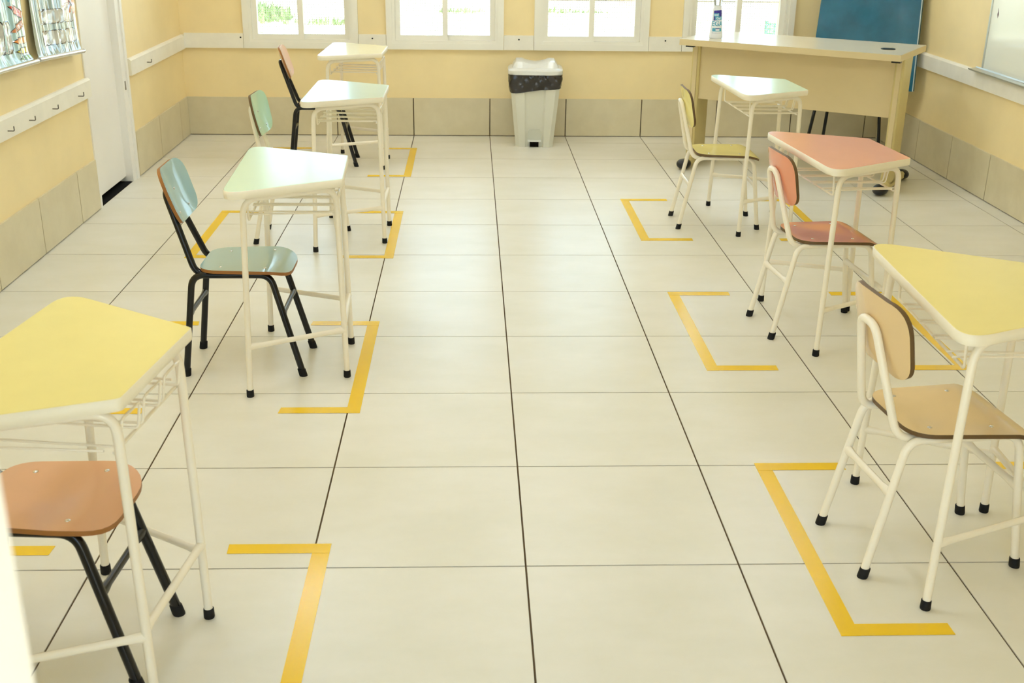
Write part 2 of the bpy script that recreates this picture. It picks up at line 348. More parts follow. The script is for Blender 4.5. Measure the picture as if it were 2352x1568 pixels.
# windows
for k, (x0, x1) in enumerate(WIN):
    y = YB; root = None
    c = 0.045
    lab = ['white sliding window at the door end of the wall', 'white sliding window left of the pedal bin', 'white sliding window right of the pedal bin', 'white sliding window behind the teacher desk'][k]
    mb = MB(); yo = y - 0.026
    mb.box(x0, x0 + c, yo, y + 0.02, WZ0, WZ1); mb.box(x1 - c, x1, yo, y + 0.02, WZ0, WZ1); mb.box(x0 + c, x1 - c, yo, y + 0.02, WZ0, WZ0 + c); mb.box(x0 + c, x1 - c, yo, y + 0.02, WZ1 - c, WZ1)
    root = struct(mb.build('window_%d' % (k + 1), m_alum), lab)
    # inner track frame
    f = 0.022; a0, a1, b0, b1 = x0 + c, x1 - c, WZ0 + c, WZ1 - c; e = 0.001
    B('track_frame', m_alum, root, (a0, a0 + f, y - 0.018, y + 0.07, b0, b1), (a1 - f, a1, y - 0.018, y + 0.07, b0, b1), (a0 + f, a1 - f, y - 0.018, y + 0.07, b0, b0 + f), (a0 + f, a1 - f, y - 0.018, y + 0.07, b1 - f, b1))
    xm = (a0 + a1) / 2; i0, i1, j0, j1 = a0 + f, a1 - f, b0 + f, b1 - f; sw = 0.04
    for s, (p, q, yy) in enumerate(((i0, xm + sw / 2, y + 0.002), (xm - sw / 2, i1, y + 0.034))):
        sa = B('sash', m_alum, root, (p, p + sw, yy, yy + 0.026, j0, j1), (q - sw, q, yy, yy + 0.026, j0, j1), (p + sw, q - sw, yy, yy + 0.026, j0, j0 + sw * 0.9), (p + sw, q - sw, yy, yy + 0.026, j1 - sw, j1))
        B('pane', m_glass, sa, (p + sw, q - sw, yy + 0.011, yy + 0.015, j0 + sw * 0.9, j1 - sw))
    # security wire mesh on the outside
    mb = MB(); ym = y + T + 0.05; st = 0.0185; w = 0.0019; u = a0 + 0.025
    while u < a1 - 0.02: mb.box(u - w, u + w, ym - w, ym + w, b0 - 0.03, b1); u += st
    z = b0 + 0.075
    while z < b1: mb.box(a0, a1, ym - w, ym + w, z - w, z + w); z += st
    g = mb.build('wire_mesh', m_mesh, root); g['kind'] = 'stuff'
    B('mesh_frame', m_pinkframe, root, (a0, a0 + 0.03, ym - 0.012, ym + 0.012, b0 - 0.03, b1), (a1 - 0.03, a1, ym - 0.012, ym + 0.012, b0 - 0.03, b1), (a0 + 0.03, a1 - 0.03, ym - 0.012, ym + 0.012, b0 - 0.03, b0 + 0.04), (a0 + 0.03, a1 - 0.03, ym - 0.006, ym + 0.006, 1.02, 1.028))

# ------------------------------------------------------------------ ceiling fill lamps, unseen above the frame, added and placed to brighten the room
m_tubeon = emit('fluorescent_fill_tube', (0.79, 0.885, 1.0), FILL_LAMP_STRENGTH)
for k, (x, y) in enumerate(((-1.35, 4.7), (0.35, 4.7), (2.05, 4.7), (-1.6, 0.9), (-0.25, 0.9))):
    l = thing('ceiling_fill_lamp', 'added white twin tube fluorescent fill lamp, unseen, above the ' + ('cream desk by the windows', 'aisle end by the pedal bin', 'teacher desk', 'grey-blue chair', 'middle of the aisle')[k], 'lamp', (x, y, ZC), 0, 'added fluorescent fill lamps under the ceiling')
    mb = MB(); mb.loft([[(-0.14, -0.66, 0), (0.14, -0.66, 0), (0.14, 0.66, 0), (-0.14, 0.66, 0)], [(-0.06, -0.66, -0.05), (0.06, -0.66, -0.05), (0.06, 0.66, -0.05), (-0.06, 0.66, -0.05)]]); mb.build('housing', m_ceil, l)
    for s in (-1, 1):
        mb = MB(); mb.tube([(s * 0.09, -0.62, -0.075), (s * 0.09, 0.62, -0.075)], 0.016, 10); mb.build('tube', m_tubeon, l, True)
        for e in (-1, 1): B('lamp_holder', m_white, l, (s * 0.09 - 0.018, s * 0.09 + 0.018, e * 0.635 - 0.015, e * 0.635 + 0.015, -0.095, -0.02))

# ------------------------------------------------------------------ outside
m_sand = mat('sandy_ground', (236, 224, 200), 0.9, 0.2, 0.1, 0.6, col2=(214, 200, 160))
m_leaf = mat('grass_leaf', (118, 142, 84), 0.6, 0.3, 0.35, 5)
m_bark = mat('bark', (206, 178, 156), 0.9, 0.2, 0.2)
m_plast = mat('outdoor_white_plastic', (238, 238, 240), 0.4, 0.4, 0.02)
m_crate = mat('crate_plastic_green', (70, 150, 110), 0.4, 0.4, 0.05)
struct(B('ground', m_sand, None, (-40, 40, YB + T, 60, -0.3, -0.12), (-40, 40, -40, YF - T, -0.3, -0.12)), 'pale sandy ground outside the windows')
def tuft(name, label, cx, cy, rx, ry, n, h, group):
    mb = MB(); z0 = -0.12
    for _ in range(n):
        a = random.random() * 2 * PI; q = math.sqrt(random.random()); x, y = cx + rx * q * math.cos(a), cy + ry * q * math.sin(a)
        b = random.random() * 2 * PI; hh = h * (0.5 + random.random() * 0.7) * (1 - 0.5 * q); w = 0.012 + 0.012 * random.random(); dx, dy = math.cos(b), math.sin(b); l = hh * 0.5
        mb.add([(x - dy * w, y + dx * w, z0), (x + dy * w, y - dx * w, z0), (x + dx * l * 0.5 + dy * w * 0.7, y + dy * l * 0.5 - dx * w * 0.7, z0 + hh * 0.65), (x + dx * l, y + dy * l, z0 + hh)], [(0, 1, 2), (0, 2, 3)])
    o = mb.build(name, m_leaf); tag(o, label, 'grass', group); o['kind'] = 'stuff'; return o
tuft('grass_patch', 'dense green grass outside the window nearest the door', -4.3, 17.0, 1.2, 1.2, 1400, 0.35, None)
tuft('grass_patch', 'thin line of grass on the sand by the leaf shrub', -2.3, 16.2, 0.9, 0.3, 200, 0.14, None)
tuft('grass_patch', 'small grass tuft on bare sand outside the window left of the bin', -0.3, 18.5, 0.5, 0.25, 90, 0.12, None)
tuft('grass_patch', 'narrow grass strip outside the window right of the bin', 1.4, 18.6, 1.0, 0.25, 160, 0.12, None)
def shrub(x, y, h, label):
    t = thing('shrub', label, 'shrub', (x, y, -0.12)); mb = MB()
    for _ in range(700):
        p = Vector((random.gauss(0, 0.34), random.gauss(0, 0.3), h * 0.45 + random.gauss(0, h * 0.22)))
        if p.z < 0.02: continue
        n = Vector((random.gauss(0, 1), random.gauss(0, 1), random.gauss(0, 1))).normalized(); a = n.orthogonal().normalized(); b = n.cross(a); s = 0.05 + random.random() * 0.04
        mb.add([p - a * s, p - b * s * 0.5, p + a * s, p + b * s * 0.5], [(0, 1, 2, 3)])
    mb.build('foliage', m_leaf, t)
    for k in range(5):
        mb = MB(); a = k * 1.3; mb.tube([(0, 0, 0), (0.1 * math.cos(a), 0.1 * math.sin(a), h * 0.3), (0.25 * math.cos(a), 0.25 * math.sin(a), h * 0.62)], [0.018, 0.013, 0.006], 6); mb.build('stem', m_bark, t)
shrub(-3.9, 13.4, 0.75, 'low leafy shrub outside the window nearest the door'); shrub(-5.7, 14.9, 0.9, 'taller leafy shrub behind the low one')
mb = MB(); mb.tube([(-3.3 + 0.42 * math.cos(a), 11.6 + 0.2 * math.sin(a), 0.32 + 0.30 * math.sin(a)) for a in [PI + i * PI / 14 for i in range(15)]], 0.05, 10); tag(mb.build('hose', m_plast, smooth=True), 'white curved plastic pipe in front of the shrub', 'hose')
tr = thing('tree', 'tree trunk standing on the sand beyond the windows', 'tree', (2.9, 20.3, -0.12))
mb = MB(); mb.tube([(0, 0, 0), (0.02, 0, 0.8), (-0.04, 0.03, 2.0), (0.02, 0, 3.4)], [0.14, 0.1, 0.09, 0.06], 12); mb.build('trunk', m_bark, tr, True)
mb = MB()
for _ in range(1500):
    p = Vector((random.gauss(0, 0.8), random.gauss(0, 0.8), 3.9 + random.gauss(0, 0.45))); n = Vector((random.gauss(0, 1), random.gauss(0, 1), random.gauss(0, 1))).normalized(); a = n.orthogonal().normalized(); b = n.cross(a); s = 0.09
    mb.add([p - a * s, p - b * s * 0.5, p + a * s, p + b * s * 0.5], [(0, 1, 2, 3)])
mb.build('crown', m_leaf, tr)
cr = thing('crate', 'green plastic lattice crate outside the window behind the teacher desk', 'crate', (3.98, 12.6, -0.12), R(8))
for nm, bx in (('side', (-0.2, -0.19)), ('side', (0.19, 0.2))):
    mb = MB()
    for i in range(6): mb.box(bx[0], bx[1], -0.15 + i * 0.06 - 0.008, -0.15 + i * 0.06 + 0.008, 0, 0.46)
    for j in range(8): mb.box(bx[0], bx[1], -0.16, 0.16, j * 0.063, j * 0.063 + 0.016)
    mb.build(nm, m_crate, cr)
for yy in (-0.16, 0.15):
    mb = MB()
    for i in range(7): mb.box(-0.18 + i * 0.06 - 0.008, -0.18 + i * 0.06 + 0.008, yy, yy + 0.01, 0, 0.46)
    for j in range(8): mb.box(-0.2, 0.2, yy, yy + 0.01, j * 0.063, j * 0.063 + 0.016)
    mb.build('side', m_crate, cr)
B('rim', m_plast, cr, (-0.22, 0.22, -0.18, -0.145, 0.44, 0.52), (-0.22, 0.22, 0.145, 0.18, 0.44, 0.52), (-0.22, -0.185, -0.145, 0.145, 0.44, 0.52), (0.185, 0.22, -0.145, 0.145, 0.44, 0.52)); B('base', m_crate, cr, (-0.18, 0.18, -0.14, 0.14, 0.0, 0.012))

# ------------------------------------------------------------------ pupil desks
ZT = 0.789
def make_desk():
    t = thing('school_desk', 'x', 'desk')
    out = round_poly([(-0.04, -0.417), (0.367, -0.207), (0.367, 0.207), (-0.04, 0.417)], [0.055, 0.018, 0.018, 0.055], 8)
    n = len(out); cx = 0.15
    top = MB(); ins = [(cx + (x - cx) * 0.994, y * 0.994) for x, y in out]
    ins2 = [(cx + (x - cx) * 0.988, y * 0.988) for x, y in out]
    top.add([(x, y, ZT - 0.029) for x, y in ins] + [(x, y, ZT - 0.0012) for x, y in ins] + [(x, y, ZT) for x, y in ins2], [tuple(range(n - 1, -1, -1))] + [(i, (i + 1) % n, n + (i + 1) % n, n + i) for i in range(n)] , 1)
    top.add([(x, y, ZT - 0.0012) for x, y in ins] + [(x, y, ZT) for x, y in ins2], [(i, (i + 1) % n, n + (i + 1) % n, n + i) for i in range(n)] + [tuple(range(n, 2 * n))], 0)
    tt = top.build('tabletop', [lam['mint'], m_edge], t)
    eb = MB(); rings = []
    prof = [(0.990, ZT - 0.030), (1.0, ZT - 0.0285), (1.0025, ZT - 0.015), (1.0, ZT - 0.002), (0.994, ZT - 0.0008)]
    eb.loft([[(cx + (x - cx) * s, y * s, z) for x, y in out] for s, z in prof], caps=False); eb.build('edge_band', m_edge, tt, 60)
    zr = ZT - 0.030 - 0.012
    for s in (-1, 1):
        pts = [(0, s * 0.348, 0.004), (0.022, s * 0.332, zr), (0.338, s * 0.178, zr), (0.35, s * 0.178, 0.004)]
        pth, mk = fillet(pts, 0.06, 7)
        a = MB(); a.tube(pth[:mk[0][1] + 1], 0.0112, 12); la = a.build('leg', m_tubew, t, True)
        b = MB(); b.tube(pth[mk[1][0]:], 0.0112, 12); lb = b.build('leg', m_tubew, t, True)
        c = MB(); c.tube(pth[mk[0][1]:mk[1][0] + 1], 0.0112, 12); c.build('top_rail', m_tubew, t, True)
        for l, p in ((la, pts[0]), (lb, pts[3])):
            f = MB(); f.lathe([(0.0135, 0), (0.0142, 0.003), (0.0135, 0.026), (0.0125, 0.028)], 14, (p[0], p[1], 0)); f.build('rubber_foot', m_rubber, l, True)
        d = MB(); z = 0.195; P0, P1 = Vector((0.0056, s * 0.344, z)), Vector((0.347, s * 0.178, z)); dv = (P1 - P0)
        d.tube([P0, P0 + dv * 0.05, P0 + dv * 0.13, P1 - dv * 0.13, P1 - dv * 0.05, P1], [0.014, 0.0135, 0.0105, 0.0105, 0.0135, 0.014], 10, flat=0.8); d.build('stretcher', m_tubew, t, True)
    d = MB(); d.tube([(0.347, -0.178, 0.215), (0.347, -0.15, 0.215), (0.347, 0.15, 0.215), (0.347, 0.178, 0.215)], [0.013, 0.0105, 0.0105, 0.013], 10); d.build('stretcher', m_tubew, t, True)
    # wire book rack
    zb = 0.655; rr = 0.0032
    rk = MB(); pth, _ = fillet([(0.026, -0.262, ZT - 0.03), (0.03, -0.268, zb), (0.03, 0.268, zb), (0.026, 0.262, ZT - 0.03)], 0.012, 4); rk.tube(pth, 0.0042, 8); rack = rk.build('book_rack', m_tubew, t, True)
    w = MB(); w.tube([(0.325, -0.176, zb - 0.007), (0.325, 0.176, zb - 0.007)], 0.0042, 8); w.build('wire', m_tubew, rack, True)
    for v in (-0.118, 0.0, 0.118):
        h = 0.047; pth, _ = fillet([(0.02, v - h, zb + 0.006), (0.335, v - h, zb + 0.002), (0.345, v - h, zb + 0.066), (0.345, v + h, zb + 0.066), (0.335, v + h, zb + 0.002), (0.02, v + h, zb + 0.006)], 0.010, 3)
        w = MB(); w.tube(pth, rr, 8); w.build('wire', m_tubew, rack, True)
    for s in (-1, 1):
        w = MB(); w.tube([(0.02, s * 0.205, zb + 0.006), (0.31, s * 0.19, zb + 0.004)], rr, 8); w.build('wire', m_tubew, rack, True)
    return t
def make_chair(black):
    t = thing('school_chair', 'x', 'chair'); mt = m_tubeb if black else m_tubew; r = 0.0128 if black else 0.0115
    ur, uf = (0.052, 0.345) if black else (0.085, 0.405)
    zr = 0.43 - 0.0125 - r
    for s in (-1, 1):
        pts = [(0, s * 0.146, 0.004), (ur, s * 0.132, zr), (uf, s * 0.132, zr), (0.452, s * 0.15, 0.004)]
        pth, mk = fillet(pts, 0.055, 7)
        la = MB(); la.tube(pth[:mk[0][1] + 1], r, 12); la = la.build('leg', mt, t, True)
        lb = MB(); lb.tube(pth[mk[1][0]:], r, 12); lb = lb.build('leg', mt, t, True)
        c = MB(); c.tube(pth[mk[0][1]:mk[1][0] + 1], r, 12); c.build('seat_rail', mt, t, True)
        for l, p, dx in ((la, pts[0], ur / zr), (lb, pts[3], (uf - 0.452) / zr)):
            f = MB(); q = r + 0.003; f.loft([[(p[0] + dx * z + rr * math.cos(2 * PI * i / 14), p[1] + rr * math.sin(2 * PI * i / 14), z) for i in range(14)] for rr, z in ((q, 0), (q + 0.0006, 0.004), (q, 0.027), (q - 0.001, 0.029))]); f.build('rubber_foot', m_rubber, l, True)
    for (p, q) in ((pts[0], pts[1]), (pts[3], pts[2])):
        z = 0.25; f = z / zr; u = p[0] + (q[0] - p[0]) * f; v = abs(p[1]) + (abs(q[1]) - abs(p[1])) * f
        d = MB(); d.tube([(u, -v, z), (u, -v + 0.02, z), (u, -v + 0.05, z), (u, v - 0.05, z), (u, v - 0.02, z), (u, v, z)], [0.016, 0.0155, 0.0115, 0.0115, 0.0155, 0.016], 10, flat=0.75); d.build('stretcher', mt, t, True)
    zb = zr - 0.005; utop, ztp, zbk = (-0.043, 0.70, 0.595) if black else (-0.008, 0.705, 0.57)
    pth, _ = fillet([(0.30, -0.108, zb), (0.062, -0.108, zb), (utop, -0.043, ztp), (utop, 0.043, ztp), (0.062, 0.108, zb), (0.30, 0.108, zb)], [0, 0.06, 0.043, 0.043, 0.06, 0], 8)
    b = MB(); b.tube(pth, r, 12); b.build('back_frame', mt, t, True)
    edge = p_orange if black else p_brown
    # seat
    sr, sfr, frad = (0.075, 0.42, 0.115) if black else (0.086, 0.436, 0.055)
    out = round_poly([(sr, -0.150), (sfr, -0.178), (sfr, 0.178), (sr, 0.150)], [0.085, frad, frad, 0.085], 8)
    def sf(u, v, h):
        d = max(0, u - sfr + 0.097); z = 0.43 - 2.6 * d * d - 0.006 * max(0, 1 - (v / 0.16) ** 2) * max(0, 1 - ((u - 0.24) / 0.13) ** 2)
        return (u + h * 5.2 * d * -1 * 0.0 , v, z + h)
    m = MB(); plate(m, out, sf, 0.0125, 9, (0.27, 0)); seat = m.build('seat', [lam['blue'], edge, edge], t, 50)
    for (u, v) in ((0.155, -0.105), (0.155, 0.105), (0.325, -0.12), (0.325, 0.12)):
        k = MB(); k.ell((u, v, sf(u, v, 0)[2]), 0.0065, 0.0065, 0.003, 10, 4, zmin=0.0); k.build('screw', m_chrome, seat, True)
    # backrest: outline in (v, w), w = height along the tilted board
    out = round_poly([(-0.150, 0), (0.150, 0), (0.168, 0.215), (-0.168, 0.215)], [0.075, 0.075, 0.085, 0.085], 8)
    lean = math.atan2(0.062 - utop, ztp - zb)
    def bf(v, w, h):
        u0 = 0.062 - (zbk - zb) * math.tan(lean) + r + 0.0128; cur = 0.026 * (v / 0.165) ** 2 + 0.012 * ((w - 0.1) / 0.1) ** 2 * 0.4
        o = cur + h; return (u0 - w * math.sin(lean) + o * math.cos(lean), v, zbk + w * math.cos(lean) + o * math.sin(lean))
    m = MB(); plate(m, out, bf, 0.0125, 7, (0, 0.107)); back = m.build('backrest', [lam['blue'], edge, lam['blue']], t, 50)
    for (v, w) in ((0, 0.118), (-0.07, 0.035), (0.07, 0.035)):
        p = bf(v, w, 0.001); k = MB(); k.ell(p, 0.003, 0.0065, 0.0065, 10, 6); k.build('screw', m_chrome, back, True)
    return t
def paint(t, part, slots):
    for c in t.children:
        if c.name.split('.')[0] == part:
            for i in slots: c.material_slots[i].link = 'OBJECT'
            return c
desks = [ # x, y, angle, laminate, label
    (-1.198, -0.361, -7.1, 'yellow', 'yellow-topped trapezoid school desk in front of the glossy peach chair with black legs'),
    (-0.993, 1.522, 3.0, 'mint', 'pale mint trapezoid school desk in front of the grey-blue chair'),
    (-0.968, 3.403, -0.3, 'aqua', 'pale aqua trapezoid school desk in front of the mint green chair'),
    (-1.102, 5.225, -1.7, 'cream', 'cream-topped trapezoid school desk under the window, by the pink chair'),
    (1.065, 0.125, -2.8, 'yellow', 'yellow-topped trapezoid school desk in front of the beige chair with cream legs'),
    (1.240, 1.918, 5.0, 'salmon', 'salmon pink trapezoid school desk between the yellow and the mint one'),
    (1.331, 3.714, 2.7, 'mint', 'white-mint trapezoid school desk standing before the teacher desk')]
d0 = make_desk()
def kids_snapshot(root):
    KIDS[root.name] = list(root.children)
    for c in root.children: kids_snapshot(c)
kids_snapshot(d0)
for k, (x, y, a, c, lab) in enumerate(desks):
    o = d0 if k == 0 else copy_tree(d0)
    o.location = Vector((x, y, 0)) * K; o.rotation_euler = (0, 0, R(a)); tag(o, lab, 'desk', 'trapezoid school desks in two rows')
    for ch in o.children:
        if ch.name.startswith('tabletop'): ch.material_slots[0].link = 'OBJECT'; ch.material_slots[0].material = lam[c]
chairs = [ # x, y, angle, black, back laminate, seat laminate, label
    (-1.371, -0.33, -4, 1, 'peach', 'peach', 'black-legged chair with glossy peach seat pulled under the yellow desk'),
    (-1.257, 1.525, 0, 1, 'blue', 'blue', 'black-legged chair with glossy grey-blue plywood seat and back'),
    (-1.300, 3.348, -3.5, 0, 'green', 'green', 'cream-legged chair with mint green plywood back'),
    (-1.409, 5.249, 3.5, 1, 'pink', 'pink', 'black-legged chair with pale pink back under the window'),
    (0.913, 0.076, 6.5, 0, 'beige', 'beige', 'cream-legged chair with beige plywood seat and back'),
    (1.119, 1.912, 5.2, 0, 'terracotta', 'terracotta', 'cream-legged chair with terracotta seat and salmon back'),
    (1.037, 3.671, -1, 0, 'lemon', 'lemon', 'cream-legged chair with pale yellow seat and back')]
protos = {}
for (x, y, a, bl, cb, cs, lab) in chairs:
    if bl not in protos: o = protos[bl] = make_chair(bl); kids_snapshot(o)
    else: o = copy_tree(protos[bl])
    o.location = Vector((x, y, 0)) * K; o.rotation_euler = (0, 0, R(a)); tag(o, lab, 'chair', 'school chairs at the desks')
    for ch in o.children:
        if ch.name.startswith('seat') and not ch.name.startswith('seat_rail'): ch.material_slots[0].link = 'OBJECT'; ch.material_slots[0].material = lam[cs]
        if ch.name.startswith('backrest'):
            for i in (0, 2): ch.material_slots[i].link = 'OBJECT'; ch.material_slots[i].material = lam[cb]

# ------------------------------------------------------------------ yellow floor tape brackets
def bracket(xo, y0, y1, d, label):
    """xo outer x; d = +1 arms point to +x, -1 arms to -x"""
    t = thing('floor_tape', label, 'floor tape', (xo, (y0 + y1) / 2, 0), 0, 'yellow tape brackets on the floor'); h = (y1 - y0) / 2; w = 0.05; L_ = 0.292
    xs = lambda a, b: tuple(sorted((a * d, b * d)))
    B('tape_strip', m_tape, t, (*xs(0, w), -h, h, 0.0002, 0.0007))
    sk = 0.01
    for s in (-1, 1):
        mb = MB(); ya, yb = s * h, s * (h - w)
        v = [(0, ya), (L_ + random.uniform(-0.004, 0.004), ya), (L_ + random.uniform(-0.004, 0.004), yb), (0, yb)]; v = [(a * d, b) for a, b in v]
        a2 = sum(v[i][0] * v[(i + 1) % 4][1] - v[(i + 1) % 4][0] * v[i][1] for i in range(4))
        if a2 < 0: v = v[::-1]
        mb.loft([[(a, b, 0.0008) for a, b in v], [(a, b, 0.0013) for a, b in v]]); mb.build('tape_strip', m_tape, t)
LT = [(-0.84, 0.126, 'yellow desk with the peach chair'), (1.022, 1.987, 'mint desk with the grey-blue chair'), (2.936, 3.90, 'aqua desk with the green chair'), (4.812, 5.775, 'cream desk under the window')]
for a, b, n in LT:
    bracket(-0.555, a, b, -1, 'yellow tape bracket on the aisle side of the ' + n)
    bracket(-1.632, a, b, 1, 'yellow tape bracket on the door side of the ' + n)
RT = [(-0.339, 0.613, 'yellow desk with the beige chair'), (1.414, 2.39, 'salmon pink desk'), (3.273, 4.22, 'white-mint desk before the teacher desk')]
for a, b, n in RT:
    bracket(0.788, a, b, 1, 'yellow tape bracket on the aisle side of the ' + n)
    bracket(1.862, a, b, -1, 'yellow tape bracket on the whiteboard side of the ' + n)

# ------------------------------------------------------------------ teacher desk
TZ, TL, TD = 0.89, 1.465, 0.665
TA = R(-33.6)
td = thing('teacher_desk', 'beige office desk with front panel and black foot caps', 'desk', (1.257 , 5.08, 0), TA)
mb = MB(); mb.box(0, TL, 0, TD, TZ - 0.04, TZ - 0.002, 1); mb.box(0.002, TL - 0.002, 0.002, TD - 0.002, TZ - 0.002, TZ, 0); tp = mb.build('desk_top', [m_greyt, m_beige], td)
mb = MB(); mb.lathe([(0.045, 0), (0.045, 0.004), (0.036, 0.005)], 24, (1.315, 0.275, TZ)); mb.build('cable_grommet', m_blackp, td, True)
B('modesty_panel', m_beige, td, (0.088, 1.40, 0.17, 0.19, 0.478, TZ - 0.055))
for k, x in enumerate((0.062, 1.43)):
    out = round_poly([(x - 0.03, 0.15), (x + 0.03, 0.15), (x + 0.03, 0.36), (x - 0.03, 0.36)], 0.014, 4)
    mb = MB(); mb.loft([[(a, b, 0.05) for a, b in out], [(a, b, TZ - 0.041) for a, b in out]]); col = mb.build('column', m_olive, td, 40)
    B('cable_cover', m_beige, col, (x - 0.014, x + 0.014, 0.142, 0.15, 0.10, TZ - 0.05))
    rings = []
    for i in range(13):
        yy = 0.05 + 0.57 * i / 12; q = 1 - abs(2 * i / 12 - 1); hh = 0.03 + 0.032 * min(1, q * 1.6); z0 = 0.03 - 0.012 * 0
        rings.append([(x - 0.03, yy, 0.024), (x + 0.03, yy, 0.024), (x + 0.03, yy, 0.024 + hh * 0.7), (x + 0.018, yy, 0.024 + hh), (x - 0.018, yy, 0.024 + hh), (x - 0.03, yy, 0.024 + hh * 0.7)])
    mb = MB(); mb.loft(rings); base = mb.build('foot_bar', m_olive, td, 40)
    for yy in (0.065, 0.605):
        mb = MB(); mb.ell((x, yy, 0.036), 0.05, 0.062, 0.036, 18, 10); mb.build('foot_cap', m_blackp, base, True)
    B('corner_bracket', m_blackp, td, (x - 0.045 + 0.02, x + 0.03, 0.022, 0.06, TZ - 0.052, TZ - 0.0401))

def desk_pt(a, d, z): return (1.257 + a * math.cos(TA) - d * math.sin(TA), 5.08 + a * math.sin(TA) + d * math.cos(TA), z)
# bottle of alcohol gel on the teacher desk
def text_mesh(body, size, fn, name, m, parent, bold=0.0, spacing=1.0):
    cu = bpy.data.curves.new(name, 'FONT'); cu.body = body; cu.size = size; cu.align_x = 'CENTER'; cu.align_y = 'CENTER'; cu.offset = bold; cu.space_character = spacing; cu.resolution_u = 3
    ob = bpy.data.objects.new(name + '_src', cu); COL.objects.link(ob); dg = bpy.context.evaluated_depsgraph_get(); dg.update()
    me = bpy.data.meshes.new_from_object(ob.evaluated_get(dg)); bpy.data.objects.remove(ob); me.name = name
    for v in me.vertices: v.co = Vector(fn(v.co.x, v.co.y)) * K
    me.materials.clear(); me.materials.append(m); o = bpy.data.objects.new(name, me); COL.objects.link(o); o.parent = parent; return o
bx, by, bz = desk_pt(0.185, 0.175, TZ)
bt = thing('gel_bottle', 'clear bottle of alcohol gel with blue label on the teacher desk', 'bottle', (bx, by, bz), R(8))
m_clear = mat('bottle_clear_plastic', (236, 240, 244), 0.12, 0.5, 0.01); m_clear.node_tree.nodes['Principled BSDF'].inputs['Transmission Weight'].default_value = 0.75
m_gel = mat('gel_white', (240, 242, 246), 0.2, 0.5, 0.01)
BR = lambda z: 0.047 - 0.018 * (z / 0.19) if z < 0.2 else 0.028
mb = MB(); mb.lathe([(0.040, 0), (0.046, 0.006), (0.047, 0.02), (BR(0.06), 0.06), (BR(0.12), 0.12), (BR(0.18), 0.18), (0.027, 0.2), (0.026, 0.215)], 28, sy=0.75); mb.build('body', m_gel, bt, 50)
mb = MB(); mb.lathe([(0.026, 0.215), (0.027, 0.235), (0.034, 0.262), (0.036, 0.275), (0.033, 0.278)], 28, sy=0.75); mb.build('cap', m_clear, bt, 50)
def wrap(off):
    def fn(x, z):
        r = BR(z) + off; a = -PI / 2 + x / r; return (r * math.cos(a), r * 0.75 * math.sin(a), z)
    return fn
def label_patch(x0, x1, z0, z1, off, name, m, parent, skew=0.0):
    f = wrap(off); mb = MB(); n = 12
    lo = [f(x0 + (x1 - x0) * i / n, z0 + skew * i / n) for i in range(n + 1)]; hi = [f(x0 + (x1 - x0) * i / n, z1 + skew * i / n) for i in range(n + 1)]
    mb.add(lo + hi, [(i, i + 1, n + 2 + i, n + 1 + i) for i in range(n)]); return mb.build(name, m, parent)
c_navy, c_cyan, c_lw = flat('label_navy', (52, 44, 140)), flat('label_cyan', (84, 170, 200)), flat('label_white', (244, 246, 250))
lb = label_patch(-0.044, 0.036, 0.028, 0.186, 0.0006, 'label', c_lw, bt)
label_patch(-0.034, 0.03, 0.118, 0.182, 0.0009, 'label_band', c_navy, lb, 0.006); label_patch(-0.034, 0.006, 0.145, 0.165, 0.0012, 'label_band', c_cyan, lb); label_patch(-0.022, 0.028, 0.122, 0.145, 0.0013, 'label_band', c_cyan, lb)
label_patch(-0.04, 0.03, 0.048, 0.07, 0.0009, 'label_band', c_cyan, lb); label_patch(-0.015, 0.012, 0.053, 0.064, 0.0013, 'label_mark', c_lw, lb); label_patch(-0.015, 0.012, 0.064, 0.069, 0.0014, 'label_mark', c_navy, lb)
label_patch(-0.042, 0.032, 0.037, 0.040, 0.0009, 'label_line', c_navy, lb); label_patch(-0.042, 0.032, 0.030, 0.0325, 0.0009, 'label_line', c_navy, lb)
f = wrap(0.0018)
text_mesh('EGA', 0.044, lambda x, y: f(x - 0.004, 0.097 + y), 'label_text', c_cyan, lb, 0.0012)
text_mesh('ool', 0.022, lambda x, y: f(x - 0.014, 0.156 + y), 'label_text', c_lw, lb, 0.0006); text_mesh('Gel', 0.022, lambda x, y: f(x + 0.002, 0.133 + y), 'label_text', c_lw, lb, 0.0006)

# ------------------------------------------------------------------ blue board on black legs in the corner
b_ = R(-38); lean = R(10)
eb = thing('display_board', 'blue vinyl covered board leaning on black metal legs in the corner', 'board', (2.72, 5.72, 0), b_)
def bp(a, h, o=0.0): return (a, -0.02 + math.sin(lean) * h * 0.0 + (h - 0.5) * math.tan(lean) - o, h)
# world corners of the board face, bottom edge sits at 0.50
e1 = Vector((math.cos(b_), math.sin(b_), 0)); e2 = Vector((-math.sin(b_), math.cos(b_), 0)); O_ = Vector((2.72, 5.72, 0))
def board_local(P): q = Vector(P) - O_; return (q.dot(e1), q.dot(e2), q.z)
BLc, BRc = board_local((2.425, 5.905, 0.50)), board_local((3.04, 5.425, 0.50)); TLc, TRc = board_local((2.535, 6.090, 1.66)), board_local((3.09, 5.655, 1.76))
NX, NZ, th = 16, 20, 0.035; mb = MB()
def bpt(i, j, o):
    s, t = i / NX, j / NZ; lo = Vector(BLc).lerp(Vector(BRc), s); hi = Vector(TLc).lerp(Vector(TRc), s); p = lo.lerp(hi, t)
    wv = 0.004 * math.sin(9 * s + 5 * t) + 0.003 * math.sin(23 * t + 6 * s) if 0 < i < NX and 0 < j < NZ else 0
    p.y -= o + (wv if o > 0 else 0); return tuple(p)
vs = [bpt(i, j, th) for j in range(NZ + 1) for i in range(NX + 1)]; n1 = len(vs); vs += [bpt(i, j, 0) for j in range(NZ + 1) for i in range(NX + 1)]
q = lambda i, j: j * (NX + 1) + i
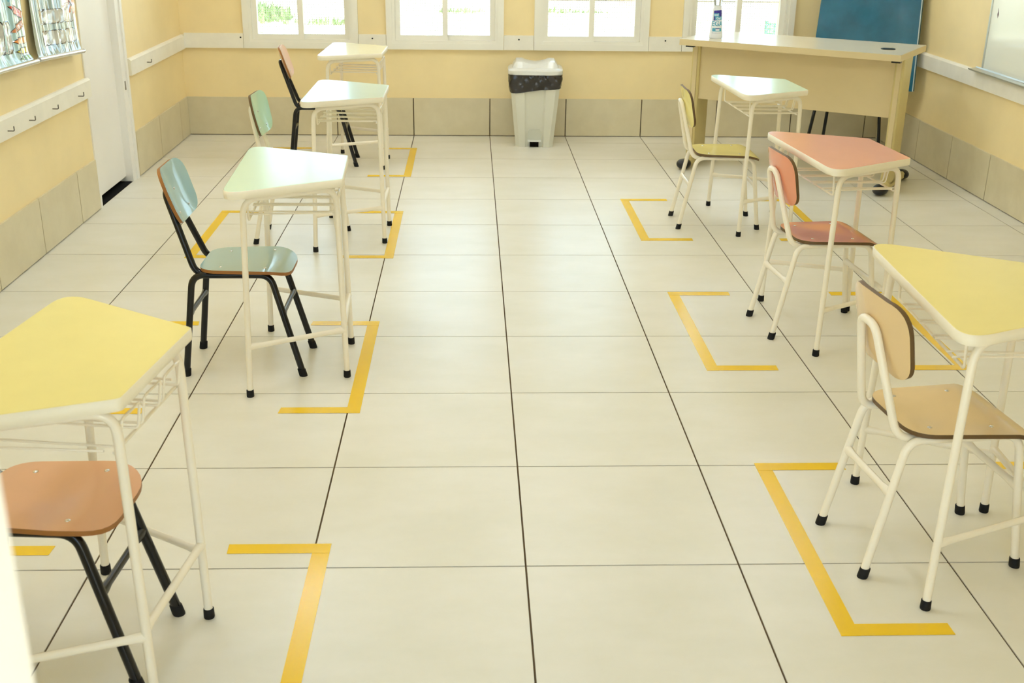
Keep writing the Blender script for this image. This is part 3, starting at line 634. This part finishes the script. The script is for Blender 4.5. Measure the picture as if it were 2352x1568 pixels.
fs = [(q(i, j), q(i + 1, j), q(i + 1, j + 1), q(i, j + 1)) for j in range(NZ) for i in range(NX)] + [(n1 + q(i, j + 1), n1 + q(i + 1, j + 1), n1 + q(i + 1, j), n1 + q(i, j)) for j in range(NZ) for i in range(NX)]
for i in range(NX): fs += [(q(i + 1, 0), q(i, 0), n1 + q(i, 0), n1 + q(i + 1, 0)), (q(i, NZ), q(i + 1, NZ), n1 + q(i + 1, NZ), n1 + q(i, NZ))]
for j in range(NZ): fs += [(q(0, j), q(0, j + 1), n1 + q(0, j + 1), n1 + q(0, j)), (q(NX, j + 1), q(NX, j), n1 + q(NX, j), n1 + q(NX, j + 1))]
mb.add(vs, fs); panel = mb.build('board_panel', m_bluev, eb, 50)
mb = MB(); mb.tube([Vector(BRc) + Vector((0.0, -th - 0.001, 0)), Vector(TRc) + Vector((0.0, -th - 0.001, 0))], 0.004, 8); mb.build('edge_trim', flat('edge_trim_silver', (190, 205, 210), 0.25), panel, True)
for a, b2 in (((2.50, 5.86, 0.53), (2.345, 5.62, 0)), ((2.575, 5.85, 0.53), (2.545, 5.86, 0)), ((2.86, 5.62, 0.53), (2.90, 5.60, 0)), ((2.945, 5.56, 0.53), (3.0, 5.50, 0))):
    A_, B_ = Vector(board_local(a)), Vector(board_local(b2)); mb = MB(); mb.tube([A_, B_ + Vector((0, 0, 0.004))], 0.0125, 10); lg = mb.build('leg', m_tubeb, eb, True)
    mb = MB(); mb.lathe([(0.016, 0), (0.016, 0.02)], 12, tuple(B_)); mb.build('rubber_foot', m_rubber, lg, True)
mb = MB(); mb.tube([board_local((2.44, 5.90, 0.52)), board_local((2.985, 5.47, 0.52))], 0.0125, 10); mb.build('cross_bar', m_tubeb, eb, True)

# ------------------------------------------------------------------ pedal bin
bn = thing('pedal_bin', 'white plastic pedal bin with black liner bag under the windows', 'bin', (0.335, 5.96, 0), R(-2))
def bin_ring(s, z, dy=0.0):
    w, d = 0.143 + 0.052 * s, 0.135 + 0.045 * s; g = 0.018 * (1 - 0.4 * s); wi = 0.058 + 0.012 * s
    c = 0.03
    return [(-w + c, -d + dy, z), (-wi - 0.012, -d + dy, z), (-wi, -d + g + dy, z), (wi, -d + g + dy, z), (wi + 0.012, -d + dy, z), (w - c, -d + dy, z), (w, -d + c + dy, z), (w, d - c + dy, z), (w - c, d + dy, z), (-w + c, d + dy, z), (-w, d - c + dy, z), (-w, -d + c + dy, z)]
mb = MB(); mb.loft([bin_ring(s, z) for s, z in ((-0.04, 0.0), (0, 0.012), (0.0, 0.045), (0.05, 0.05), (0.5, 0.29), (0.92, 0.52), (0.95, 0.545))]); body = mb.build('body', m_bin, bn, 35)
mb = MB(); gx = 0.058
mb.loft([[(-0.05, -0.1285, 0.05), (0.05, -0.1285, 0.05), (0.048, -0.1345, 0.12), (0.04, -0.137, 0.135), (-0.04, -0.137, 0.135), (-0.048, -0.1345, 0.12)], [(-0.05, -0.11, 0.05), (0.05, -0.11, 0.05), (0.048, -0.115, 0.12), (0.04, -0.118, 0.135), (-0.04, -0.118, 0.135), (-0.048, -0.115, 0.12)]]); mb.build('pedal_panel', m_bing, body)
B('pedal', m_lid, bn, (-0.05, 0.05, -0.158, -0.12, 0.046, 0.056)); B('pedal_recess_shade', m_dark, body, (-0.034, 0.034, -0.1255, -0.11, 0.0, 0.045))  # the dark block stands in for shade in the pedal recess
# liner bag folded over the rim, hanging lower on one side
mb = MB(); ns = 160; rings = []
def bag_out(th, s):
    w, d = 0.143 + 0.052 * s, 0.135 + 0.045 * s; c, sn = math.cos(th), math.sin(th); k = (abs(c / w) ** 12 + abs(sn / d) ** 12) ** (-1 / 12); return (c * k, sn * k)
for k in range(13):
    t = k / 12; ring = []
    for i in range(ns):
        th = 2 * PI * i / ns; dp = 0.118 + 0.022 * math.cos(th - PI) + 0.0025 * math.sin(5 * th); z = 0.545 - dp * t
        x, y = bag_out(th, 0.05 + 0.87 * (z - 0.05) / 0.47); wob = 1 + 0.014 * math.sin(11 * th + 7 * t) * (0.3 + t) + 0.010 * math.sin(23 * th - 9 * t) + 0.006 * math.sin(41 * th + 13 * t) + 0.02 * math.sin(PI * t) + 0.035
        ring.append((x * wob, y * wob, z))
    rings.append(ring)
rings.append([(x * 0.975, y * 0.975, z + 0.004) for x, y, z in rings[-1]])
mb.loft(rings, caps=False); mb.build('liner_bag', m_bag, bn, 60)
# lid: skirt, deck and two raised wings
def sup(w, d, e, z, n=40, ox=0, oy=0):
    return [(ox + math.copysign(abs(math.cos(2 * PI * i / n)) ** (2 / e), math.cos(2 * PI * i / n)) * w, oy + math.copysign(abs(math.sin(2 * PI * i / n)) ** (2 / e), math.sin(2 * PI * i / n)) * d, z) for i in range(n)]
mb = MB(); mb.loft([sup(0.206, 0.19, 5, 0.545), sup(0.206, 0.19, 5, 0.572), sup(0.198, 0.182, 5, 0.58), sup(0.17, 0.15, 5, 0.588)]); lid = mb.build('lid', m_lid, bn, 35)
mb = MB(); prof = []
def ztop(x): return 0.612 + 0.022 * min(1, (abs(x) / 0.10) ** 2)
xs_ = [-0.172 + 0.344 * i / 24 for i in range(25)]; rings = []
for x in xs_:
    e = max(0.0, min(1, (0.172 - abs(x)) / 0.03)); z = 0.586 + (ztop(x) - 0.586) * max(0.02, e ** 0.6)
    rings.append([(x, -0.14, 0.584), (x, -0.105, z - 0.004), (x, -0.085, z), (x, 0.12, z), (x, 0.15, 0.584)])
mb.loft(rings); mb.build('lid_dome', m_lid, lid, 40)

# ------------------------------------------------------------------ whiteboard on the right wall
wbd = thing('whiteboard', 'glossy whiteboard with aluminium frame and pen tray', 'whiteboard', (XR, 3.25, 0))
WY0, WY1, Z0, Z1 = -1.2, 1.235, 0.79, 2.02
B('writing_surface', m_board, wbd, (-0.02, -0.004, WY0, WY1, Z0, Z1))
fr = 0.014
for bx_ in ((WY0 - fr, WY0, Z0 - fr, Z1 + fr), (WY1, WY1 + fr, Z0 - fr, Z1 + fr), (WY0, WY1, Z0 - fr, Z0), (WY0, WY1, Z1, Z1 + fr)):
    B('frame_strip', m_alu, wbd, (-0.026, -0.001, *bx_))
mb = MB(); tr_prof = [(-0.027, 0.772), (-0.075, 0.768), (-0.08, 0.778), (-0.074, 0.776), (-0.03, 0.782), (-0.027, 0.79)]
mb.loft([[(x, -1.1, z) for x, z in tr_prof], [(x, WY1 + 0.09, z) for x, z in tr_prof]]); tray = mb.build('pen_tray', m_alu, wbd)
mb = MB(); mb.add([(-0.0205, y, z) for y, z in ((1.142, 1.10), (1.155, 1.125), (1.150, 1.145), (1.158, 1.165), (1.145, 1.15), (1.137, 1.125))], [tuple(range(6))]); mb.build('ink_stain', m_smudge, wbd)

# ------------------------------------------------------------------ hanging posters on the left wall
def poster(y0, y1, zl, zr, name, label, seed, inset=0.0):
    t = thing(name, label, 'poster', (XL, (y0 + y1) / 2, 0)); w = (y1 - y0); H = 0.95
    def sf(s, h, o=0.0):   # s along the wall 0..1, h height above the rod
        zz = zl + (zr - zl) * s + h; edge = min(1, 6 * s * (1 - s)); q = min(1, h / 0.35)
        x = 0.05 - 0.022 * q - 0.03 * (1 - math.exp(-h / 0.03)) * 0.4 + edge * (0.0035 * math.sin(38 * s + seed * 3 + 3 * h) + 0.0022 * math.sin(71 * s + seed + 11 * h) + 0.006 * math.sin(11 * s + seed * 5)) * min(1, 0.25 + h / 0.08)
        return (x + o, (s - 0.5) * w + 0.14 * min(h, 0.35) - inset * s * min(1, h / 0.05), zz)
    return t, sf, w, H
def sheet(t, sf, H, m, nx=48, nz=30):
    mb = MB(); vs = [sf(i / nx, H * (j / nz) ** 1.3) for j in range(nz + 1) for i in range(nx + 1)]
    n = len(vs); bk = [(x - 0.0008, y, z) for x, y, z in vs]
    f1 = [(j * (nx + 1) + i, j * (nx + 1) + i + 1, (j + 1) * (nx + 1) + i + 1, (j + 1) * (nx + 1) + i) for j in range(nz) for i in range(nx)]
    mb.add(vs + bk, f1 + [tuple(n + k for k in f[::-1]) for f in f1]); return mb.build('sheet', m, t, 80)
def decal(pts, sf, o, name, m, parent):
    """polygon given in (s,h); meshed as a fan of small rows so it follows the sheet"""
    hs = [p[1] for p in pts]; h0, h1 = min(hs), max(hs); N = 10; rows = []
    def span(h):
        xs = []
        for i in range(len(pts)):
            (a, b), (c, d) = pts[i], pts[(i + 1) % len(pts)]
            if (b <= h < d) or (d <= h < b): xs.append(a + (c - a) * (h - b) / (d - b))
        return (min(xs), max(xs)) if xs else None
    e = (h1 - h0) * 1e-3; mb = MB(); NX = 12
    for k in range(N + 1):
        h = h0 + e + (h1 - h0 - 2 * e) * k / N; s = span(h); rows.append([sf(s[0] + (s[1] - s[0]) * i / NX, h, o) for i in range(NX + 1)])
    mb.add([p for r in rows for p in r], [(k * (NX + 1) + i, k * (NX + 1) + i + 1, (k + 1) * (NX + 1) + i + 1, (k + 1) * (NX + 1) + i) for k in range(N) for i in range(NX)]); return mb.build(name, m, parent)
def rrect(s0, s1, h0, h1, rs, rh):
    out = []
    for cx, cy, a0 in ((s1 - rs, h1 - rh, 0), (s0 + rs, h1 - rh, 90), (s0 + rs, h0 + rh, 180), (s1 - rs, h0 + rh, 270)):
        for i in range(6): a = R(a0 + 18 * i); out.append((cx + rs * math.cos(a), cy + rh * math.sin(a)))
    return out
def gl(name, col): return mat('print_' + name, col, 0.12, 0.6, 0.03, 4, coat=1.0)
g_grey, g_box, g_out, g_red, g_or, g_yel, g_grn, g_blue, g_mar, g_dk = gl('grey', (150, 168, 160)), gl('box', (196, 194, 182)), gl('outline', (40, 34, 40)), gl('red', (214, 60, 40)), gl('orange', (228, 140, 44)), gl('lime', (212, 206, 48)), gl('green', (120, 190, 60)), gl('dot', (110, 175, 195)), gl('maroon', (130, 40, 50)), gl('tan', (206, 120, 62))
g_pale = gl('pale_blue', (176, 208, 206))
pA, sA, wA, hA = poster(2.43, 3.115, 0.985, 0.965, 'poster', 'glossy poster of coloured pencils on dotted pale blue', 1.0, 0.055)
pB, sB, wB, hB = poster(3.17, 3.825, 0.968, 0.93, 'poster', 'glossy grey poster with rounded boxes beside the white door', 2.7)
shA = sheet(pA, sA, hA, g_pale); shB = sheet(pB, sB, hB, g_grey)
for t, sf, w, zl, zr in ((pA, sA, wA, 0.985, 0.965), (pB, sB, wB, 0.968, 0.93)):
    a, b = sf(0, 0), sf(1, 0); mb = MB(); mb.tube([(a[0], a[1] - 0.012, a[2]), (b[0], b[1] + 0.02, b[2])], 0.0125, 12); mb.build('bottom_rod', m_rod, t, True)
    a, b = sf(0, hA), sf(1, hA); mb = MB(); mb.tube([(a[0], a[1] - 0.012, a[2]), (b[0], b[1] + 0.012, b[2])], 0.0125, 12); mb.build('top_rod', m_rod, t, True)
for s0, s1 in ((0.16, 0.66), (0.70, 0.95)):
    for h0 in (0.055, 0.16, 0.45, 0.58, 0.70):
        if 0.3 < h0 and s0 > 0.5: continue
        k = decal(rrect(s0, s1, h0, h0 + 0.075, 0.035, 0.02), sB, 0.0008, 'box_outline', g_out, shB); decal(rrect(s0 + 0.008, s1 - 0.008, h0 + 0.004, h0 + 0.071, 0.03, 0.017), sB, 0.0014, 'box_fill', g_box, shB)
text_mesh('ES', 0.20, lambda x, y: sB(0.86 + x / wB, 0.272 + y, 0.0016), 'poster_text', g_dk, shB, 0.012); text_mesh('ES', 0.20, lambda x, y: sB(0.86 + x / wB, 0.272 + y, 0.0010), 'poster_text', g_mar, shB, 0.026)
def pencil(s, h, ang, L_, w, col):
    c, sn = math.cos(ang), math.sin(ang); T_ = lambda pts: [(s + (x * c - y * sn) / wA, h + x * sn + y * c) for x, y in pts]
    decal(T_([(-L_ - 0.07, 0), (-L_, -w), (0.04, -w), (0.04, w), (-L_, w)]), sA, 0.0008, 'pencil_outline', g_out, shA)
    decal(T_([(-L_ + 0.012, -w * 0.72), (0.04, -w * 0.72), (0.04, w * 0.72), (-L_ + 0.012, w * 0.72)]), sA, 0.0014, 'pencil_body', col, shA)
    decal(T_([(-L_ - 0.055, 0), (-L_ - 0.004, -w * 0.75), (-L_ - 0.004, w * 0.75)]), sA, 0.0014, 'pencil_tip', col, shA)
pencil(0.93, 0.235, R(-16), 0.09, 0.022, g_red); pencil(0.93, 0.185, R(12), 0.09, 0.020, g_dk); pencil(0.935, 0.112, 0.0, 0.08, 0.018, g_or); pencil(0.94, 0.065, 0.0, 0.07, 0.016, g_yel); pencil(0.945, 0.030, 0.0, 0.06, 0.012, g_grn)
for i in range(14):
    for j in range(8):
        s, h = 0.06 + 0.068 * i + (0.034 if j % 2 else 0), 0.30 + 0.045 * j
        if s < 0.98: decal([(s + 0.012 * math.cos(R(a)), h + 0.008 * math.sin(R(a))) for a in range(0, 360, 45)], sA, 0.0007, 'dot', g_blue, shA)
decal(rrect(0.2, 0.72, 0.06, 0.21, 0.03, 0.02), sA, 0.0008, 'box_outline', g_out, shA); decal(rrect(0.21, 0.71, 0.066, 0.204, 0.028, 0.018), sA, 0.0014, 'box_fill', g_box, shA)
